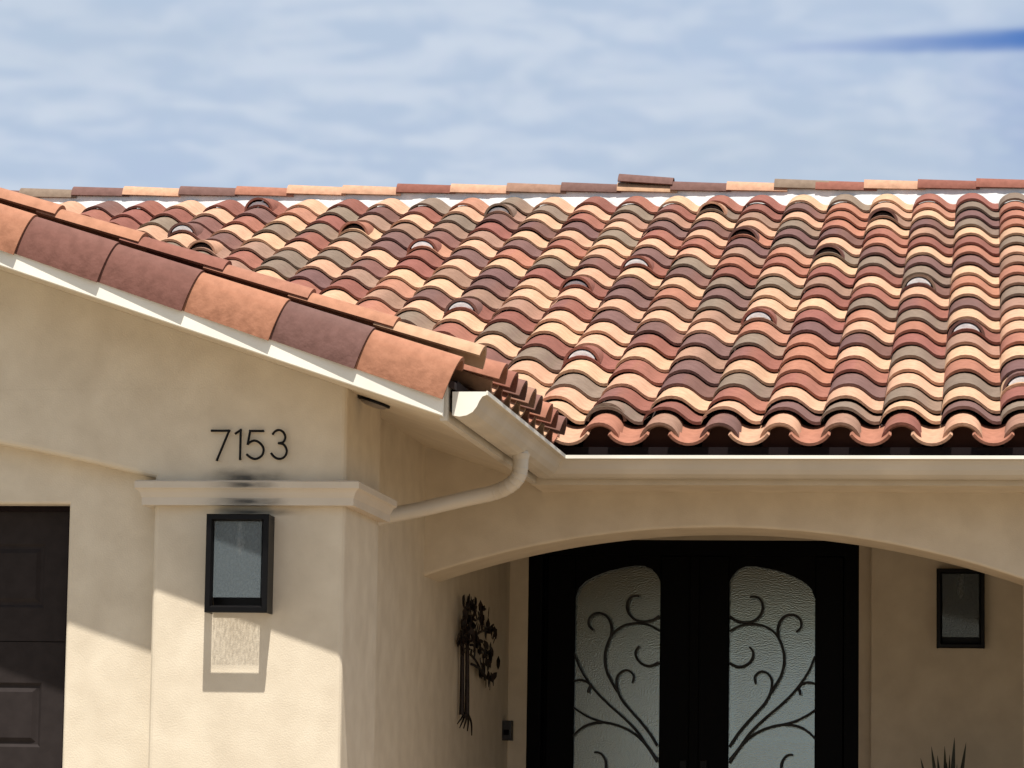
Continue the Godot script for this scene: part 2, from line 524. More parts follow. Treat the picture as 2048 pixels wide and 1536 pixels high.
func soot() -> void:
	var n := FastNoiseLite.new()
	n.seed = 5; n.frequency = 0.03
	var im := Image.create(128, 64, false, Image.FORMAT_RGBA8)
	for y in 64:
		for x in 128:
			var e := Vector2((x - 63.5) / 63.5, (y - 31.5) / 31.5)
			var a := clampf(1.0 - e.length() + 0.25 * n.get_noise_2d(x, y * 1.3), 0.0, 1.0)
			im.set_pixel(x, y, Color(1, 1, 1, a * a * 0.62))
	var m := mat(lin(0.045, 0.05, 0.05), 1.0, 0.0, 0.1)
	m.transparency = BaseMaterial3D.TRANSPARENCY_ALPHA
	m.albedo_texture = ImageTexture.create_from_image(im)
	# x0, x1, y0, y1, depth: wall above the lamp, two faces of the capital, wall above the capital
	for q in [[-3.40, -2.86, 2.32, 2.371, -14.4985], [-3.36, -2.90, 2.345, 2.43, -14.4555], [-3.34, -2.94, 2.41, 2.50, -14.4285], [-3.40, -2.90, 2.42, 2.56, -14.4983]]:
		var st := new_st()
		var lo: float = {-14.4985: 2.32, -14.4555: 2.373, -14.4285: 2.444, -14.4983: 2.479}[q[4]]
		var hi: float = {-14.4985: 2.371, -14.4555: 2.403, -14.4285: 2.469, -14.4983: 2.56}[q[4]]
		var v0: float = (q[3] - lo) / (q[3] - q[2]); var v1: float = (q[3] - hi) / (q[3] - q[2])
		for c in [[q[0], lo, 0.0, v0], [q[0], hi, 0.0, v1], [q[1], hi, 1.0, v1], [q[0], lo, 0.0, v0], [q[1], hi, 1.0, v1], [q[1], lo, 1.0, v0]]:
			st.set_normal(Vector3(0, 0, 1)); st.set_uv(Vector2(c[2], c[3])); st.add_vertex(Vector3(c[0], c[1], q[4]))
		part(house, "soot_stain", st, m, hx)

func visible(pt: Vector3) -> bool:
	var c := Vector3(0, 1.15, 0)
	var t := -14.2 / pt.z
	var q := c + (pt - c) * t
	return not (q.x < -2.15 and q.y < 3.46 - 0.335 * (q.x + 3.672))

const RX := [-7.015, -6.622, -6.244, -5.829, -5.414, -5.036, -4.636, -4.240, -3.850, -3.447, -3.057, -2.656, -2.276, -1.880, -1.544, -1.254, -0.915, -0.541, -0.135]
const COLS := {"-1": "GRYBYSPPTGTSTPGYSSSG", "0": "BYGSYTRYBYSYBSRYGBGR", "1": "YGPPGRSGRPBGBYRTBYSR", "2": "GPBRPBPSGRPRGBSRYTPY", "3": "BPRSSSBRYRTRYGPBSSSG", "4": "PRGYRGSTPYGPRSGBGPBY", "5": "RYBBTBPTGBGRSTBSPTRR", "6": "GRPRYRBPTSYBGPRPBYGR", "7": "YPGYRPPBPBBYRBPRBTRY", "8": "YYYPGRYPRPRPBPYGPTGR", "9": "YPPPBYGRTPYRGYRPBRPR", "10": "YYYYYRRYRTBBYSBYBYGP", "11": "GGGGGGRGPBYTPBPTRBTG", "12": "GGGGGGGGGTSYRRSBTGPS", "13": "GGGGGGGGGYRTBPBBTPRG", "14": "GGGGGGGGGGRBPGPGYTBP", "15": "GGGGGGGGGGYYGGPRGRGR", "16": "GGGGGGGGGGGGTRTYGYSP", "17": "GGGGGGGGGGGGGGTBPRBR", "18": "GGGGGGGGGGGGGGGPBBPR", "19": "GGGGGGGGGGGGGGGBPGRP", "20": "GGGGGGGGGGGGGGGGPRRR", "21": "GGGGGGGGGGGGGGGGGPRB", "22": "GGGGGGGGGGGGGGGGGGPP"}
# raised cap tiles: column, course, colour, mortar showing
const CAPS := [[0, 6, "B", 1], [-1, 2, "B", 1], [1, 10, "G", 1], [2, 17, "B", 0], [3, 13, "B", 0], [4, 7, "R", 1], [5, 15, "B", 0], [6, 18, "P", 0], [6, 0, "G", 0], [7, 4, "R", 1], [7, 12, "R", 1], [8, 10, "R", 2], [10, 8, "B", 1], [11, 18, "G", 2], [12, 14, "R", 1], [14, 16, "S", 0], [17, 14, "P", 0], [17, 19, "R", 2], [18, 16, "B", 1]]

func main_roof() -> void:
	var up := Vector3(0, 0.31623, -0.94868)
	var nrm := Vector3(0, 0.94868, 0.31623)
	var base := Transform3D(Basis(Vector3.RIGHT, nrm, -up), Vector3(-0.012, 2.89, -16.9))
	# deck under the tiles, with a rear slope
	var st := new_st()
	var ridge := base.origin + up * 7.86
	var a := base.origin + up * 0.03 - nrm * 0.060
	var b := ridge - nrm * 0.060
	var side := Transform3D(Basis(Vector3(0, 0, 1), Vector3.UP, Vector3(-1, 0, 0)), Vector3.ZERO)
	var prof := PackedVector2Array([Vector2(a.z, a.y), Vector2(b.z, b.y), Vector2(b.z * 2 - a.z, a.y), Vector2(b.z * 2 - a.z, a.y - 0.05), Vector2(b.z, b.y - 0.16), Vector2(a.z, a.y - 0.05)])
	extr(st, prof, 2.3, -5.2, 0.0, 1, side)
	var a2 := a + up * 1.2
	prof = PackedVector2Array([Vector2(a2.z, a2.y), Vector2(b.z, b.y), Vector2(b.z * 2 - a.z, a.y), Vector2(b.z * 2 - a.z, a.y - 0.05), Vector2(b.z, b.y - 0.16), Vector2(a2.z, a2.y - 0.05)])
	extr(st, prof, 10.2, 2.3, 0.0, 1, side)
	var roof := part(house, "main_roof", st, M.felt, hx)
	# field tiles
	var spots := []
	for c in range(-7, 27):
		for k in 20:
			var s := 0.325 + TE * k
			var x := -TW * c
			if s < 4.75 and x < -2.165 - 0.9487 * s - 0.32: continue
			if x < -9.8: continue
			var mid := base * Vector3(x - 0.147, 0.09, -s - 0.1)
			var seen := visible(mid) and c >= -1 and c <= 23 and not (c >= 8 and s < (c * TW - 2.3) * 0.9)
			spots.append([mid.distance_to(Vector3(0, 1.15, 0)) + (0.0 if seen else 1000.0), c, k])
	spots.sort()
	var rest := new_st()
	for i in spots.size():
		var c: int = spots[i][1]; var k: int = spots[i][2]
		var key := str(c)
		var kind: String = COLS[key][k] if COLS.has(key) else "PYSRTBGRPB"[rng.randi() % 10]
		if COLS.has(key) and kind == "G" and COLS[key].begins_with("GGGGGGGG") and k < 9: kind = "PYSRTBGSRB"[rng.randi() % 10]
		var x := -TW * c + rng.randf_range(-0.003, 0.003)
		var s := 0.325 + TE * k + rng.randf_range(-0.005, 0.005)
		var turn := Basis(Vector3.RIGHT, -0.075 if k == 0 else (-0.02 if k == 1 else 0.0)) * Basis(Vector3.UP, rng.randf_range(-0.006, 0.006)) * Basis(Vector3(0, 0, 1), rng.randf_range(-0.008, 0.008))
		var xf := base * Transform3D(turn, Vector3(x, rng.randf_range(0.0, 0.003) + (0.003 if k == 0 else (-0.020 if k == 1 else -0.030)), -s))
		var m := pick(kind)
		if i < 300 and spots[i][0] < 500.0: part(roof, "roof_tile", m, M.tile, xf)
		else: rest.append_from(m, 0, xf)
	var more := part(roof, "roof_tiles", rest, M.tile)
	more.set_meta("kind", "stuff")
	# raised caps bedded in white mortar
	for q in CAPS:
		var k: int = q[1]
		var col: Color = clay[q[2]]
		var cap := arc_tile(0.103, 0.098, 0.38, 6, 174, 0.015, 12, col.lerp(clay["S"], 0.15), col)
		var xf := base * Transform3D(Basis(Vector3.RIGHT, -0.165), Vector3(-TW * q[0] - 0.147, 0.024, -(0.325 + TE * k + 0.012)))
		part(roof, "raised_cap_tile", cap, M.tile, xf)
		if q[3] >= 0:
			var ms := new_st()
			var poly := PackedVector2Array()
			for i in 13:
				var an := deg_to_rad(lerpf(28, 152, i / 12.0))
				poly.append(Vector2(cos(an) * 0.082, sin(an) * (0.082 if q[3] == 1 else 0.074)))
			for i in 9:
				var an := deg_to_rad(lerpf(150, 30, i / 8.0))
				poly.append(Vector2(cos(an) * 0.080, sin(an) * 0.040 + 0.006 + rng.randf_range(-0.004, 0.004)))
			extr(ms, poly, (0.004 - 0.006 * q[3]) if q[3] > 0 else -0.03, -0.2, 0.006, 2)
			part(roof, "mortar_patch", ms, M.mortar if q[3] > 0 else M.plug, xf)
	# the eave: pans and short caps
	var pan_cols := ["S", "P", "S", "S", "P", "S", "S", "P"]
	var cap_cols := ["P", "R", "T", "P", "B", "T", "S", "T"]
	eave(roof, base, range(-7, 8), pan_cols, cap_cols, -0.004, -0.022, true)
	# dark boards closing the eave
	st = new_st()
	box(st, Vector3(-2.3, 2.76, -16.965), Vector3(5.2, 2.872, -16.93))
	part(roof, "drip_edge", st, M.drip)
	# mortar bed and ridge tiles
	st = new_st()
	var ry := 5.418; var rz := -24.385
	var lip := []
	for i in 241:
		var x := lerpf(-9.8, 5.0, i / 240.0)
		lip.append([x, rng.randf_range(-0.006, 0.006)])
	var rows := [[], [], []]
	for q in lip:
		rows[0].append(Vector3(q[0], ry + 0.055, rz + 0.05))
		rows[1].append(Vector3(q[0], ry + 0.01, rz + 0.072 + q[1] * 0.3))
		rows[2].append(Vector3(q[0], ry - 0.12, rz + 0.088 + q[1] * 1.4))
	sheet(st, rows)
	part(roof, "ridge_mortar", st, M.mortar)
	var rcol := "GBPBSPPRPTBYBPGRPRRSPBTRYBPRST"
	var n := 0
	for i in range(-7, 31):
		var kind: String = rcol[i] if i >= 0 and i < rcol.length() else "PSRTBG"[rng.randi() % 6]
		var x: float = RX[i] if i >= 0 and i < RX.size() else (-7.015 + 0.385 * i if i < 0 else -0.135 + 0.38 * (i - 18))
		var col: Color = clay[kind] * rng.randf_range(0.92, 1.06)
		var m := arc_tile(0.098, 0.090, 0.43, 13, 167, 0.015, 12, col, col.lerp(clay["P"], 0.12))
		# front end at the left, overlapping the tile before it
		var bas := Basis(Vector3(0, 0, 1), Vector3.UP, Vector3(-1, 0, 0)) * Basis(Vector3.RIGHT, rng.randf_range(-0.035, -0.02))
		var off := rng.randf_range(-0.004, 0.004)
		if i == 14: off = 0.012
		part(roof, "ridge_tile", m, M.tile, Transform3D(bas, Vector3(x, ry + off + 0.006, rz)))
		if i == 11:
			var extra := arc_tile(0.100, 0.092, 0.39, 20, 160, 0.015, 12, clay["B"], clay["B"])
			part(roof, "ridge_tile", extra, M.tile, Transform3D(Basis(Vector3(0, 0, 1), Vector3.UP, Vector3(-1, 0, 0)) * Basis(Vector3.RIGHT, -0.065), Vector3(x + 0.005, ry + 0.062, rz + 0.004)))
		n += 1

func eave(roof: Node3D, base: Transform3D, which: Array, pan_cols: Array, cap_cols: Array, low: float, ahead: float, nested: bool) -> void:
	for c in which:
		var x: float = -TW * c
		var pk: String = pan_cols[posmod(c, 8)]; var ck: String = cap_cols[posmod(c, 8)]
		var pc: Color = clay[pk]; var cc: Color = clay[ck]
		var pan := arc_tile(0.122, 0.118, 0.42, 215, 325, 0.014, 10, pc, pc)
		part(roof, "eave_pan_tile", pan, M.tile, base * Transform3D(Basis(), Vector3(x, 0.113, 0.03 + rng.randf_range(-0.006, 0.006))))
		var cap := arc_tile(0.100, 0.092, 0.40, 12, 168, 0.015, 12, cc, cc.lerp(clay["S"], 0.2))
		var xc := base * Transform3D(Basis(Vector3.RIGHT, -0.05), Vector3(x - 0.147, low, ahead + rng.randf_range(-0.008, 0.008)))
		part(roof, "eave_cap_tile", cap, M.tile, xc)
		if not nested: continue
		var plug := new_st()
		var half := PackedVector2Array()
		for i in 11: half.append(Vector2(cos(PI * i / 10.0) * 0.088, sin(PI * i / 10.0) * 0.080 - 0.0))
		half.append(Vector2(-0.10, -0.05)); half.append(Vector2(0.10, -0.05))
		extr(plug, half, -0.15, -0.16)
		part(roof, "bird_stop", plug, M.stop, base * Transform3D(Basis(), Vector3(x - 0.147, low - 0.01, 0)))
		var under := arc_tile(0.083, 0.078, 0.36, 12, 168, 0.011, 10, cc.lerp(clay["T"], 0.5), cc)
		part(roof, "eave_cap_tile", under, M.tile, base * Transform3D(Basis(Vector3.RIGHT, -0.05), Vector3(x - 0.147, low, ahead - 0.03)))

func garage_roof() -> void:
	var gx := -6.4
	var ex := -2.165
	var up := Vector3(-0.94868, 0.31623, 0)
	var nrm := Vector3(0.31623, 0.94868, 0)
	# local x runs away from the street (to -z), z down the slope
	var base := Transform3D(Basis(Vector3(0, 0, -1), nrm, -up), Vector3(ex, 2.89, -14.19 - 0.2585))
	var e := 0.3855
	var st := new_st()
	var o := base.origin - nrm * 0.035
	var top := o + up * ((ex - gx) / 0.94868)
	var p := PackedVector2Array([Vector2(o.x - 0.03, o.y), Vector2(top.x, top.y), Vector2(2 * gx - o.x, o.y), Vector2(2 * gx - o.x, o.y - 0.03), Vector2(top.x, top.y - 0.03), Vector2(o.x - 0.03, o.y - 0.03)])
	extr(st, p, -14.13, -22.0)
	var roof := part(house, "garage_roof", st, M.felt, hx)
	# soffit, seen from below, in the roof's own slope
	st = new_st()
	var sp := PackedVector2Array([Vector2(-2.25, soffit_y(-2.25)), Vector2(gx, soffit_y(gx)), Vector2(gx, soffit_y(gx) + 0.02), Vector2(-2.25, soffit_y(-2.25) + 0.02)])
	extr(st, sp, -14.09, -17.6)
	part(roof, "soffit", st, M.stucco)
	st = new_st()
	sp = PackedVector2Array([Vector2(2 * gx + 2.25, soffit_y(-2.25)), Vector2(gx, soffit_y(gx)), Vector2(gx, soffit_y(gx) + 0.02), Vector2(2 * gx + 2.25, soffit_y(-2.25) + 0.02)])
	extr(st, sp, -14.09, -17.6)
	part(roof, "soffit", st, M.stucco)
	# painted rake boards
	for s in [1.0, -1.0]:
		st = new_st()
		var bx := func(x: float) -> float: return x if s > 0 else 2.0 * gx - x
		sp = PackedVector2Array([Vector2(bx.call(-2.245), soffit_y(-2.245) - 0.006), Vector2(bx.call(-2.245), soffit_y(-2.245) + 0.125), Vector2(bx.call(gx), soffit_y(gx) + 0.125), Vector2(bx.call(gx), soffit_y(gx) - 0.006)])
		extr(st, sp, -14.072, -14.11, 0.003, 1)
		part(roof, "rake_board", st, M.board)
	# fascia along the side eave
	st = new_st()
	box(st, Vector3(-2.262, 2.694, -16.95), Vector3(-2.232, 2.85, -14.112))
	part(roof, "fascia", st, M.gutter)
	# rake tiles: half barrels hung over the gable edge
	var rk := "SBOBBOBOBTORBO"
	var along := Transform3D(Basis(Vector3(0, 0, -0.5), nrm, -up), Vector3(-2.232, 2.792, -14.139))
	var rcols := {0: "O", 1: "B", 2: "O", 3: "B", 4: "B", 5: "O"}
	for i in 11:
		var kind: String = rcols[i] if rcols.has(i) else "OBRSB"[rng.randi() % 5]
		var col: Color = clay[kind]
		if kind == "B": col = col.lerp(clay["R"], 0.35) if i > 1 else col
		if kind == "O": col = col.lerp(clay["S"], 0.25)
		var m := arc_tile(0.178, 0.164, 0.47, 50, 186, 0.016, 16, col, col.lerp(clay["R"], 0.10))
		part(roof, "rake_tile", m, M.tile, along * Transform3D(Basis(Vector3.UP, -0.045) * Basis(Vector3.RIGHT, 0.012) * Basis(Vector3(0, 0, 1), rng.randf_range(-0.01, 0.01)), Vector3(0, 0, -0.3855 * i + rng.randf_range(-0.004, 0.004))))
	# the row of caps beside it, then the field
	var ccols := {0: "Y", 1: "O", 2: "S", 3: "R", 4: "O", 5: "O"}
	var rest := new_st()
	for k in 11:
		var s := 0.30 + e * k
		for c in range(0, 25):
			var z := -14.19 - 0.2585 - TW * c
			if z < -16.9 - (s * 0.9487) - 0.3: continue
			var kind: String = "PYSRTBGSRB"[rng.randi() % 10]
			if c == 0: continue
			var xf := base * Transform3D(Basis(), Vector3(TW * c, 0, -s))
			rest.append_from(pick(kind), 0, xf)
	for k in 11:
		var kind: String = ccols[k] if ccols.has(k) else "OSR"[rng.randi() % 3]
		var col: Color = clay[kind]
		var m := arc_tile(0.098, 0.092, 0.47, 4, 152, 0.016, 12, col, col.lerp(clay["T"], 0.15))
		var s := -0.015 + e * k
		part(roof, "cap_tile", m, M.tile, base * Transform3D(Basis(Vector3.RIGHT, -0.03) * Basis(Vector3.UP, rng.randf_range(-0.008, 0.008)), Vector3(-0.147 + 0.025, 0.054, -s)))
	var more := part(roof, "roof_tiles", rest, M.tile)
	more.set_meta("kind", "stuff")
	eave(roof, base, range(-8, 0), ["S", "Y", "P", "S", "Y", "P", "S", "P"], ["B", "R", "S", "B", "T", "B", "R", "S"], 0.030, 0.085, false)
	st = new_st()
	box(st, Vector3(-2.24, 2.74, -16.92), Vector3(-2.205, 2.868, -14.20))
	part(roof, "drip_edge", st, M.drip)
	st = new_st()
	extr(st, PackedVector2Array([Vector2(-0.2, -0.03), Vector2(2.5, -0.03), Vector2(2.5, 0.06), Vector2(-0.2, 0.06)]), -0.30, -0.32, 0.0, 1, base)
	part(roof, "bird_stop", st, M.felt)
	# round vent light in the side soffit
	st = new_st()
	var tilt := Basis(Vector3(0, 0, 1), atan(-0.337))
	var rings := [[], [], [], []]
	var dome := [[], [], [], []]
	for i in 29:
		var an := TAU * i / 28.0
		var d := Vector3(cos(an), 0, sin(an))
		rings[0].append(d * 0.072); rings[1].append(d * 0.073 + Vector3(0, -0.009, 0)); rings[2].append(d * 0.068 + Vector3(0, -0.012, 0)); rings[3].append(d * 0.058 + Vector3(0, -0.011, 0))
		dome[0].append(d * 0.062 + Vector3(0, -0.011, 0)); dome[1].append(d * 0.054 + Vector3(0, -0.020, 0)); dome[2].append(d * 0.032 + Vector3(0, -0.026, 0)); dome[3].append(d * 0.002 + Vector3(0, -0.028, 0))
	sheet(st, rings)
	var vx := -2.652; var vz := -14.76
	var can := part(house, "soffit_light", st, M.bronze, hx * Transform3D(tilt, Vector3(vx, soffit_y(vx) - 0.002, vz)))
	st = new_st()
	sheet(st, dome)
	part(can, "lens", st, mat(lin(0.20, 0.17, 0.14), 0.4))

func gutters() -> void:
	# ogee profile: x = out from the fascia, y up; open at the top
	var prof := [Vector2(0.0, 0.0), Vector2(0.0, -0.098), Vector2(0.030, -0.103), Vector2(0.060, -0.098), Vector2(0.085, -0.084), Vector2(0.102, -0.062), Vector2(0.113, -0.038), Vector2(0.125, -0.020), Vector2(0.141, -0.014), Vector2(0.143, 0.0), Vector2(0.131, 0.002), Vector2(0.129, -0.008)]
	var top := 2.818
	var cx := -2.2175; var cz := -16.9525
	# side run from the gable to the inner corner, main run from the corner to the right
	var st := new_st()
	var rows := [[], []]
	for p in prof:
		rows[0].append(Vector3(cx + p.x, top + p.y, -14.16)); rows[1].append(Vector3(cx + p.x, top + p.y, cz + p.x))
	sheet_flat(st, rows)
	var g1 := part(house, "rain_gutter", st, M.gutter, hx)
	var ends := PackedVector2Array()
	for i in 10: ends.append(Vector2(cx + prof[i].x, top + prof[i].y))
	st = new_st()
	extr(st, ends, -14.152, -14.16)
	part(g1, "end_cap", st, M.board)
	st = new_st()
	rows = [[], []]
	for p in prof:
		rows[0].append(Vector3(cx + p.x, top + p.y, cz + p.x)); rows[1].append(Vector3(5.3, top + p.y - 0.004, cz + p.x))
	sheet_flat(st, rows)
	var g2 := part(house, "rain_gutter", st, M.gutter, hx)
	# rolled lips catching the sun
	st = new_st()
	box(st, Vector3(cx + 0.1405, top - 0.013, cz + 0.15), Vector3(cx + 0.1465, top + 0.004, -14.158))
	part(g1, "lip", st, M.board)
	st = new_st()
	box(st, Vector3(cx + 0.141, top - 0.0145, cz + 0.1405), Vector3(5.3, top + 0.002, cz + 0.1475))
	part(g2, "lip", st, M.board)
	# main fascia and the stucco band below it
	st = new_st()
	box(st, Vector3(-2.26, 2.69, -17.0), Vector3(5.3, 2.81, -16.968))
	box(st, Vector3(-2.26, 2.692, -17.41), Vector3(5.3, 2.70, -17.0))
	part(house, "fascia", st, M.stucco, hx)
	# downspout: drops from the side gutter, turns and runs back to the wall
	st = new_st()
	var pts := catmull([Vector3(-2.155, 2.735, -15.80), Vector3(-2.155, 2.675, -15.80), Vector3(-2.165, 2.622, -15.803), Vector3(-2.21, 2.578, -15.815), Vector3(-2.29, 2.548, -15.84), Vector3(-2.42, 2.517, -15.82), Vector3(-2.62, 2.458, -15.72), Vector3(-2.79, 2.405, -15.58), Vector3(-2.826, 2.36, -15.54), Vector3(-2.828, 2.28, -15.54), Vector3(-2.828, 1.0, -15.54), Vector3(-2.828, 0.05, -15.54)], 7)
	tube(st, pts, 0.036, 0.036, 14)
	var ds := part(house, "downspout", st, M.gutter, hx)
	# crimped elbow
	for i in range(9, 28, 3):
		st = new_st()
		var t: Vector3 = (pts[i + 1] - pts[i - 1]).normalized()
		tube(st, [pts[i] - t * 0.004, pts[i], pts[i] + t * 0.004], 0.0362, 0.0362, 14, 1.0, 0.0388)
		part(ds, "crimp", st, M.gutter)
	st = new_st()
	tube(st, [Vector3(-2.155, 2.725, -15.80), Vector3(-2.155, 2.70, -15.80)], 0.044, 0.038, 14)
	part(ds, "outlet", st, M.gutter)

func sheet_flat(st: SurfaceTool, rows: Array) -> void:
	for i in rows[0].size() - 1:
		quad(st, rows[0][i], rows[1][i], rows[1][i + 1], rows[0][i + 1])

func garage_door() -> void:
	var st := new_st()
	var zf := -14.72
	box(st, Vector3(-8.9, -0.05, zf - 0.06), Vector3(-3.9, 2.45, zf - 0.012))
	var door := part(house, "garage_door", st, M.garage, hx)
	# four sections of raised panels
	for r in 4:
		var y0 := 0.0 + 0.60 * r + 0.002; var y1 := y0 + 0.596
		for c in 6:
			var x1 := -3.952 - 0.816 * c; var x0 := x1 - 0.814
			st = new_st()
			var outer := PackedVector2Array([Vector2(x0, y0), Vector2(x1, y0), Vector2(x1, y1), Vector2(x0, y1)])
			var px0 := x0 + 0.10; var px1 := x1 - 0.125; var py0 := y0 + 0.145; var py1 := y1 - 0.175
			var lv := [[0.0, 0.0], [0.012, -0.009], [0.022, -0.009], [0.040, 0.001]]
			var rects := []
			rects.append([x0, y0, x1, y1, zf])
			for l in lv: rects.append([px0 + l[0], py0 + l[0], px1 - l[0], py1 - l[0], zf + l[1]])
			for i in rects.size() - 1:
				var a: Array = rects[i]; var b: Array = rects[i + 1]
				var pa := [Vector3(a[0], a[1], a[4]), Vector3(a[0], a[3], a[4]), Vector3(a[2], a[3], a[4]), Vector3(a[2], a[1], a[4])]
				var pb := [Vector3(b[0], b[1], b[4]), Vector3(b[0], b[3], b[4]), Vector3(b[2], b[3], b[4]), Vector3(b[2], b[1], b[4])]
				for k in 4: quad(st, pa[k], pa[(k + 1) % 4], pb[(k + 1) % 4], pb[k])
			var f: Array = rects[rects.size() - 1]
			quad(st, Vector3(f[0], f[1], f[4]), Vector3(f[0], f[3], f[4]), Vector3(f[2], f[3], f[4]), Vector3(f[2], f[1], f[4]))
			quad(st, Vector3(x0, y1, zf), Vector3(x0, y1, zf - 0.012), Vector3(x1, y1, zf - 0.012), Vector3(x1, y1, zf))
			part(door, "panel", st, M.garage)
	# weather strip at the jamb
	st = new_st()
	box(st, Vector3(-3.972, -0.02, -14.718), Vector3(-3.9475, 2.385, -14.695))
	box(st, Vector3(-8.84, 2.362, -14.718), Vector3(-3.972, 2.385, -14.695))
	part(door, "weather_strip", st, M.drip)

const SCROLLS := [[-1.549,1.480,-1.504,1.551,-1.447,1.622,-1.389,1.685,-1.339,1.744,-1.311,1.802,-1.303,1.852,-1.311,1.889,-1.336,1.915,-1.365,1.922,-1.390,1.910,-1.404,1.888,-1.402,1.863,-1.396,1.847],
[-1.311,1.794,-1.278,1.848,-1.249,1.902,-1.234,1.960,-1.233,2.018,-1.244,2.068,-1.267,2.122,-1.300,2.159,-1.350,2.188,-1.400,2.198,-1.450,2.198,-1.500,2.186,-1.554,2.157],
[-1.267,2.122,-1.271,2.167,-1.259,2.213,-1.234,2.244,-1.197,2.257,-1.164,2.251,-1.139,2.227,-1.133,2.193,-1.142,2.173,-1.163,2.157],
[-1.549,1.402,-1.495,1.469,-1.430,1.561,-1.347,1.644,-1.264,1.715,-1.182,1.795,-1.124,1.870,-1.083,1.937,-1.052,2.016],
[-1.136,1.787,-1.141,1.812,-1.149,1.832,-1.124,1.853,-1.087,1.862,-1.050,1.854],
[-1.549,1.385,-1.504,1.456,-1.446,1.523,-1.371,1.574,-1.289,1.604,-1.222,1.617,-1.156,1.638,-1.098,1.668,-1.049,1.701],
[-1.222,1.614,-1.173,1.609,-1.123,1.593,-1.081,1.565,-1.048,1.532],
[-1.555,2.244,-1.517,2.220,-1.467,2.209,-1.417,2.216,-1.380,2.246,-1.361,2.283,-1.364,2.325,-1.385,2.354,-1.414,2.362,-1.435,2.359],
[-1.553,1.970,-1.515,1.951,-1.482,1.949,-1.445,1.966,-1.420,1.996,-1.414,2.029,-1.423,2.050,-1.437,2.065],
[-1.229,1.225,-1.244,1.299,-1.246,1.360,-1.242,1.394,-1.221,1.427,-1.197,1.438,-1.176,1.437]]
const PANE := [-1.557, 0.35, -1.557, 2.447, -1.542, 2.48, -1.509, 2.518, -1.463, 2.539, -1.405, 2.54, -1.329, 2.527, -1.246, 2.507, -1.171, 2.478, -1.112, 2.445, -1.074, 2.408, -1.055, 2.354, -1.053, 0.35]

func front_door() -> void:
	var mx := -1.7613
	var zf := -20.60
	var st := new_st()
	box(st, Vector3(-2.75, 0.0, -20.72), Vector3(-2.665, 2.69, -20.57))
	box(st, Vector3(-0.88, 0.0, -20.72), Vector3(-0.79, 2.69, -20.57))
	box(st, Vector3(-2.665, 2.60, -20.72), Vector3(-0.88, 2.69, -20.57))
	box(st, Vector3(-2.74, 0.0, -20.80), Vector3(-0.80, 2.69, -20.73))
	var door := part(house, "front_door", st, M.door, hx)
	for s in [1.0, -1.0]:
		var fx := func(x: float) -> float: return x if s > 0 else 2.0 * mx - x
		# leaf: a frame round the arched pane opening
		st = new_st()
		var hole := PackedVector2Array()
		for i in PANE.size() / 2: hole.append(Vector2(fx.call(PANE[i * 2]), PANE[i * 2 + 1]))
		var lo := 0.02; var hi := 2.60
		var xi: float = fx.call(mx + 0.004); var xo: float = fx.call(-0.885)
		# stiles, rails and the shaped head as separate pieces of the leaf
		var xl: float = fx.call(PANE[0]); var xr: float = fx.call(-1.053)
		extr(st, PackedVector2Array([Vector2(xi, lo), Vector2(xl, lo), Vector2(xl, hi), Vector2(xi, hi)]), zf, zf - 0.05, 0.006, 1)
		extr(st, PackedVector2Array([Vector2(xr, lo), Vector2(xo, lo), Vector2(xo, hi), Vector2(xr, hi)]), zf, zf - 0.05, 0.006, 1)
		extr(st, PackedVector2Array([Vector2(xl, lo), Vector2(xr, lo), Vector2(xr, 0.35), Vector2(xl, 0.35)]), zf, zf - 0.05)
		var head := PackedVector2Array([Vector2(xl, hi)])
		for i in range(1, hole.size() - 1): head.append(hole[i])
		head.append(Vector2(xr, 2.354)); head.append(Vector2(xr, hi))
		extr(st, head, zf - 0.001, zf - 0.05)
		part(door, "door_leaf", st, M.door)
		st = new_st()
		extr(st, PackedVector2Array([Vector2(xl, 0.33), Vector2(xr, 0.33), Vector2(xr, 2.56), Vector2(xl, 2.56)]), zf - 0.03, zf - 0.04)
		part(door, "glass_pane", st, M.pane, Transform3D(Basis(Vector3.RIGHT, -0.026), Vector3(0, 1.5, zf - 0.035)) * Transform3D(Basis(), Vector3(0, -1.5, -zf + 0.035)))
		for q in SCROLLS:
			var pts := []
			for i in q.size() / 2: pts.append(Vector3(fx.call(q[i * 2]), q[i * 2 + 1], zf + 0.004))
			st = new_st()
			tube(st, catmull(pts, 4), 0.0085, 0.006, 8)
			part(door, "scroll_bar", st, M.iron)
		# pull handle with its plate
		st = new_st()
		var hx0: float = fx.call(mx + 0.06)
		cbox(st, Vector3(hx0 - 0.022, 0.95, zf), Vector3(hx0 + 0.022, 1.40, zf + 0.012), 0.004)
		var hp := [Vector3(hx0, 1.34, zf + 0.01), Vector3(hx0, 1.33, zf + 0.05), Vector3(hx0, 1.2, zf + 0.06), Vector3(hx0, 1.05, zf + 0.05), Vector3(hx0, 1.03, zf + 0.01)]
		tube(st, catmull(hp, 5), 0.009, 0.009, 8)
		part(door, "handle", st, M.bronze)
	st = new_st()
	cbox(st, Vector3(mx - 0.03, 0.02, zf), Vector3(mx + 0.03, 2.60, zf + 0.018), 0.006)
	part(door, "astragal", st, M.door)

